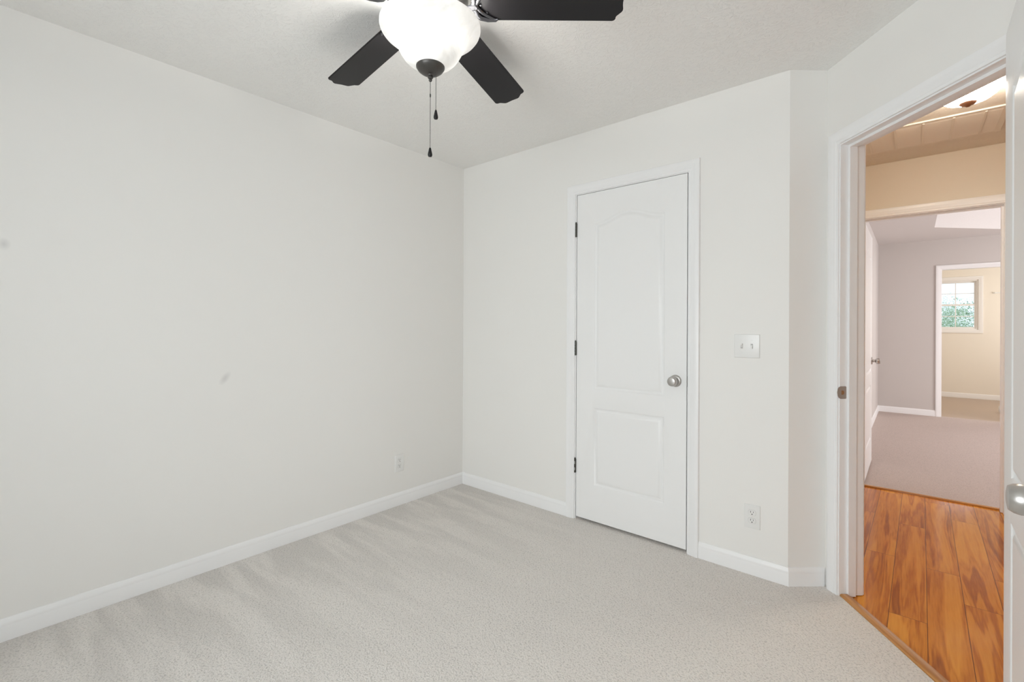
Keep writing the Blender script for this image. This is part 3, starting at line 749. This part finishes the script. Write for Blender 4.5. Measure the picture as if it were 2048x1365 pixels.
tag(link('lawn', bm, M_GRASS), 'lawn far below the bathroom window', 'lawn', kind='structure')

# ================================================================== wall plates
def plate_bm(w_, h_, t_=.005):
    bm = bmesh.new(); box(bm, -w_/2, w_/2, -t_, 0, -h_/2, h_/2)
    es = [e for e in bm.edges if all(v.co.y < -t_/2 for v in e.verts)]
    bmesh.ops.bevel(bm, geom=es, offset=.0035, segments=3, affect='EDGES', profile=.5)
    return bm
def rcpt_bm():
    pts = []
    for i in range(40):
        a = 2*PI*i/40; x_ = .0172*math.cos(a); z_ = .0172*math.sin(a); z_ = max(-.0128, min(.0128, z_)); pts.append((x_, z_))
    bm = bmesh.new(); a_ = [bm.verts.new((x_, -.0062, z_)) for x_, z_ in pts]; b_ = [bm.verts.new((x_, -.002, z_)) for x_, z_ in pts]
    bm.faces.new(a_); 
    for i in range(40): bm.faces.new((a_[i], a_[(i+1) % 40], b_[(i+1) % 40], b_[i]))
    return bm
M_GAP = mat('plate_gap', (.45, .45, .44), .6)
def outlet(mtx, label):
    root = empty('wall_outlet', matrix=mtx); tag(root, label, 'outlet', 'duplex wall outlets')
    link('cover_plate', plate_bm(.072, .116), M_PLASTIC, root, smooth=True)
    for dz in (.0195, -.0195):
        bm = bmesh.new(); pts = []
        for i in range(40):
            a = 2*PI*i/40; pts.append((.0180*math.cos(a), max(-.0136, min(.0136, .0180*math.sin(a)))))
        a_ = [bm.verts.new((x_, -.0053, z_)) for x_, z_ in pts]; b_ = [bm.verts.new((x_, -.003, z_)) for x_, z_ in pts]
        bm.faces.new(a_); bm.faces.new(b_[::-1])
        for i in range(40): bm.faces.new((a_[i], a_[(i+1) % 40], b_[(i+1) % 40], b_[i]))
        gp = link('receptacle', rcpt_bm(), M_PLASTIC, root, matrix=Matrix.Translation((0, 0, dz)))
        link('receptacle_rim', bm, M_GAP, gp)
        for (x0_, x1_, z0_, z1_) in ((-.0072, -.0050, -.0005, .0082), (.0050, .0068, .0005, .0078)):
            bm = bmesh.new(); box(bm, x0_, x1_, -.0066, -.0060, z0_, z1_); link('slot', bm, M_SLOT, gp)
        bm = bmesh.new(); lathe(bm, [(0, -.0060), (.0026, -.0060), (.0026, -.0066), (0, -.0066)], 14)
        bmesh.ops.transform(bm, matrix=Matrix.Rotation(R(90), 4, 'X'), verts=bm.verts[:]); 
        for v_ in bm.verts: v_.co.y = -abs(v_.co.y)
        link('ground_hole', bm, M_SLOT, gp, matrix=Matrix.Translation((0, 0, -.0070)))
    bm = bmesh.new(); lathe(bm, [(0, .0048), (.0030, .0048), (.0026, .0060), (0, .0064)], 14, Matrix.Rotation(R(90), 4, 'X')); link('screw', bm, M_PLASTIC, root)
    return root
outlet(Matrix.Translation((2.0565, 0, .2835)), 'white duplex outlet with dark slots, between the closet door and the doorway')
outlet(frame_matrix((0, -.592), (0, 1), (1, 0)) @ Matrix.Translation((0, 0, .2835)), 'white duplex outlet low on the plain wall near the room corner')

root = empty('light_switch', (2.029, 0, 1.123)); tag(root, 'white double toggle switch plate between the closet door and the doorway', 'light switch')
link('cover_plate', plate_bm(.117, .117), M_PLASTIC, root, smooth=True)
for x_, up_ in ((-.023, 1), (.023, -1)):
    bm = bmesh.new(); box(bm, x_-.0052, x_+.0052, -.0054, -.0046, -.0122, .0122); link('toggle_slot', bm, M_GAP, root)
    bm = bmesh.new()
    y1 = -.0150
    vs = [bm.verts.new(c_) for c_ in ((x_-.0040, -.0045, -.007), (x_+.0040, -.0045, -.007), (x_+.0040, -.0045, .007), (x_-.0040, -.0045, .007),
          (x_-.0036, y1, up_*.0095-.0035), (x_+.0036, y1, up_*.0095-.0035), (x_+.0036, y1, up_*.0095+.0035), (x_-.0036, y1, up_*.0095+.0035))]
    for f_ in ((3, 2, 1, 0), (4, 5, 6, 7), (0, 1, 5, 4), (1, 2, 6, 5), (2, 3, 7, 6), (3, 0, 4, 7)): bm.faces.new([vs[i] for i in f_])
    bevel_all(bm, .0008); link('toggle', bm, M_PLASTIC, root)
    for z_ in (.0302, -.0302):
        bm = bmesh.new(); lathe(bm, [(0, .0046), (.0030, .0046), (.0027, .0057), (0, .0062)], 14, Matrix.Translation((x_, 0, z_)) @ Matrix.Rotation(R(90), 4, 'X')); link('screw', bm, M_PLASTIC, root, smooth=True)

# ================================================================== ceiling fan
FX, FY = 1.371, -1.476
fan = empty('ceiling_fan', (FX, FY, ZC)); tag(fan, 'black five-blade ceiling fan with a lit white glass bowl and two pull chains', 'ceiling fan')
def Z(z_): return z_-ZC
bm = bmesh.new(); lathe(bm, [(0, 0), (.082, 0), (.085, -.012), (.078, -.020), (.118, -.026), (.128, -.040), (.130, -.082), (.118, -.100), (.090, -.112), (0, -.112)], 56); link('motor_housing', bm, M_BRONZE, fan, smooth=True)
bm = bmesh.new(); lathe(bm, [(0, -.110), (.062, -.110), (.064, -.118), (.064, -.150), (.058, -.160), (.075, -.166), (.075, -.172), (.02, -.176), (0, -.176)], 40); link('switch_housing', bm, M_BRONZE, fan, smooth=True)
# glass bowl: open-topped bell
bp_ = [(.1700, 2.263), (.1735, 2.260), (.1738, 2.254), (.1715, 2.246), (.165, 2.237), (.153, 2.227), (.139, 2.217), (.127, 2.206), (.118, 2.194), (.111, 2.180), (.103, 2.165), (.093, 2.150), (.080, 2.137), (.065, 2.127), (.050, 2.1205), (.03, 2.119)]
inn = [(r_-.003, z_+.002) for r_, z_ in bp_[::-1]]; inn[-1] = (.169, 2.259)
bm = bmesh.new(); lathe(bm, [(r_, Z(z_)) for r_, z_ in bp_], 72); bowl = link('glass_bowl', bm, M_BOWL, fan, smooth=True)
bm = bmesh.new(); lathe(bm, [(0, Z(2.262)), (.005, Z(2.262)), (.005, Z(2.12)), (0, Z(2.12))], 12); link('centre_rod', bm, M_BRONZE, fan)
cap_p = [(0, 2.1225), (.046, 2.1225), (.0495, 2.1205), (.0490, 2.116), (.043, 2.107), (.032, 2.0985), (.018, 2.0935), (.009, 2.092), (.0075, 2.089), (.009, 2.086), (.0095, 2.082), (.0070, 2.078), (.0045, 2.0765), (.0062, 2.073), (.0045, 2.0695), (0, 2.069)]
bm = bmesh.new(); lathe(bm, [(r_, Z(z_)) for r_, z_ in cap_p], 40); link('bottom_cap', bm, M_BRONZE, fan, smooth=True)
rx = rgt.copy(); fw_ = fwd.copy()
# two bulbs inside the bowl
for sgn in (-1, 1):
    q = rx*(.050*sgn) + fw_*(-.02*sgn)
    bm = bmesh.new(); lathe(bm, [(0, .045), (.011, .045), (.012, .025), (.020, .008), (.026, -.012), (.022, -.030), (.010, -.039), (0, -.040)], 24)
    bmesh.ops.transform(bm, matrix=Matrix.Translation((q.x, q.y, Z(2.205))), verts=bm.verts[:])
    link('light_bulb', bm, M_BULB, fan, smooth=True)
    light('fan_bulb_light', 'POINT', (FX+q.x, FY+q.y, 2.235), 12.5, (1.0, .97, .92), radius=.03)

# blades
def blade_outline():
    pts = []
    w0, w1 = .066, .0745
    # root: rounded
    for i in range(9):
        a = PI/2 + PI*i/8
        pts.append((.185 + .030*math.cos(a)*1.0, w0*math.sin(a)*1.0 if abs(math.sin(a)) > .999 else w0*math.copysign(abs(math.sin(a))**.75, math.sin(a))))
    # lower edge to tip corner
    r_ = .012
    rt = .640
    for i in range(5):
        a = -PI/2 + (PI/2)*i/4*.9
        pts.append((rt-r_+r_*math.cos(a), -w1+r_+r_*math.sin(a)))
    pts += [(.6385, -.0600), (.6400, -.0540), (.6450, -.0480), (.6520, -.0430), (.6580, -.0380), (.6610, -.0320), (.6615, -.026), (.6595, -.014), (.6585, 0), (.6595, .014), (.6615, .026), (.6610, .0320), (.6580, .0380), (.6520, .0430), (.6450, .0480), (.6400, .0540), (.6385, .0600)]
    for i in range(5):
        a = (PI/2)*(.1+.9*i/4)
        pts.append((rt-r_+r_*math.cos(a), w1-r_+r_*math.sin(a)))
    return pts
def make_blade(a0):
    e = empty('tmp')
    rm = Matrix.Rotation(a0, 4, 'Z') @ Matrix.Translation((0, 0, Z(2.338))) @ Matrix.Rotation(math.atan(.072), 4, 'Y') @ Matrix.Rotation(R(-11), 4, 'X')
    bpy.data.objects.remove(e)
    bm = bmesh.new(); o_ = blade_outline()
    top = [bm.verts.new((x_, y_, .003)) for x_, y_ in o_]; bot = [bm.verts.new((x_, y_, -.003)) for x_, y_ in o_]
    bm.faces.new(top); bm.faces.new(bot[::-1])
    for i in range(len(o_)): bm.faces.new((top[i], top[(i+1) % len(o_)], bot[(i+1) % len(o_)], bot[i]))
    es = [e_ for e_ in bm.edges if abs(e_.verts[0].co.z-e_.verts[1].co.z) < 1e-6]
    bmesh.ops.bevel(bm, geom=es, offset=.0012, segments=2, affect='EDGES')
    link('fan_blade', bm, M_BLADE, fan, matrix=rm)
    # bracket: arm and scrolled fork below the blade root
    bm = bmesh.new()
    tube(bm, [(.085, 0, -.014), (.11, 0, -.020), (.135, 0, -.019), (.158, 0, -.013)], [.017, .013, .011, .013], 12, flat=.5)
    for sg in (-1, 1):
        pts = [(.150, 0, -.012), (.158, .018*sg, -.012), (.160, .036*sg, -.011), (.172, .052*sg, -.009), (.194, .060*sg, -.008), (.222, .062*sg, -.008), (.232, .057*sg, -.008)]
        tube(bm, pts, [.008, .0085, .009, .009, .008, .006, .003], 10, flat=.6)
        pts = [(.152, 0, -.012), (.166, .010*sg, -.010), (.176, .024*sg, -.009), (.186, .036*sg, -.008), (.206, .052*sg, -.0075), (.222, .060*sg, -.0075)]
        tube(bm, pts, [.008, .0075, .007, .006, .006, .004], 10, flat=.5)
    lathe(bm, [(0, -.018), (.007, -.018), (.012, -.013), (.012, -.006), (0, -.006)], 20, Matrix.Translation((.160, 0, 0)))
    br = link('blade_bracket', bm, M_BRACKET, fan, smooth=True, matrix=rm)
    for q in ((.196, .030), (.196, -.030), (.178, 0)):
        bm = bmesh.new(); lathe(bm, [(0, -.0075), (.003, -.0072), (.0042, -.005), (.0042, -.003), (0, -.003)], 14, Matrix.Translation((q[0], q[1], 0))); link('screw', bm, M_BRACKET, br, smooth=True)
A0 = R(32.8)
for k in range(5): make_blade(A0 + k*2*PI/5)

# pull chains
def chain(q, z1, z0, fob_h, coup=None):
    bm = bmesh.new()
    z_ = z1
    while z_ > z0:
        bmesh.ops.create_icosphere(bm, subdivisions=1, radius=.00165, matrix=Matrix.Translation((q.x, q.y, Z(z_)))); z_ -= .0044
    lathe(bm, [(0, Z(z1)), (.0004, Z(z1)), (.0004, Z(z0)), (0, Z(z0))], 6, Matrix.Translation((q.x, q.y, 0)))
    if coup: lathe(bm, [(0, Z(coup)+.006), (.0022, Z(coup)+.005), (.0026, Z(coup)), (.0022, Z(coup)-.005), (0, Z(coup)-.006)], 12, Matrix.Translation((q.x, q.y, 0)))
    ch = link('pull_chain', bm, M_BRONZE, fan, smooth=True)
    bm = bmesh.new(); h_ = fob_h
    lathe(bm, [(0, 0), (.0028, -.0005), (.0038, -.004), (.0055, -.012), (.0074, -.021), (.0078, -.026), (.0062, -.031), (0, -.033)], 24, Matrix.Translation((q.x, q.y, Z(z0)+.001)))
    link('pull_fob', bm, M_BLADE, ch, smooth=True)
chain(Vector((0, 0, 0)), 2.071, 1.837, .03, coup=2.020)
q2 = rx*.0245 + fw_*(-.030)
chain(q2, 2.104, 1.955, .03)
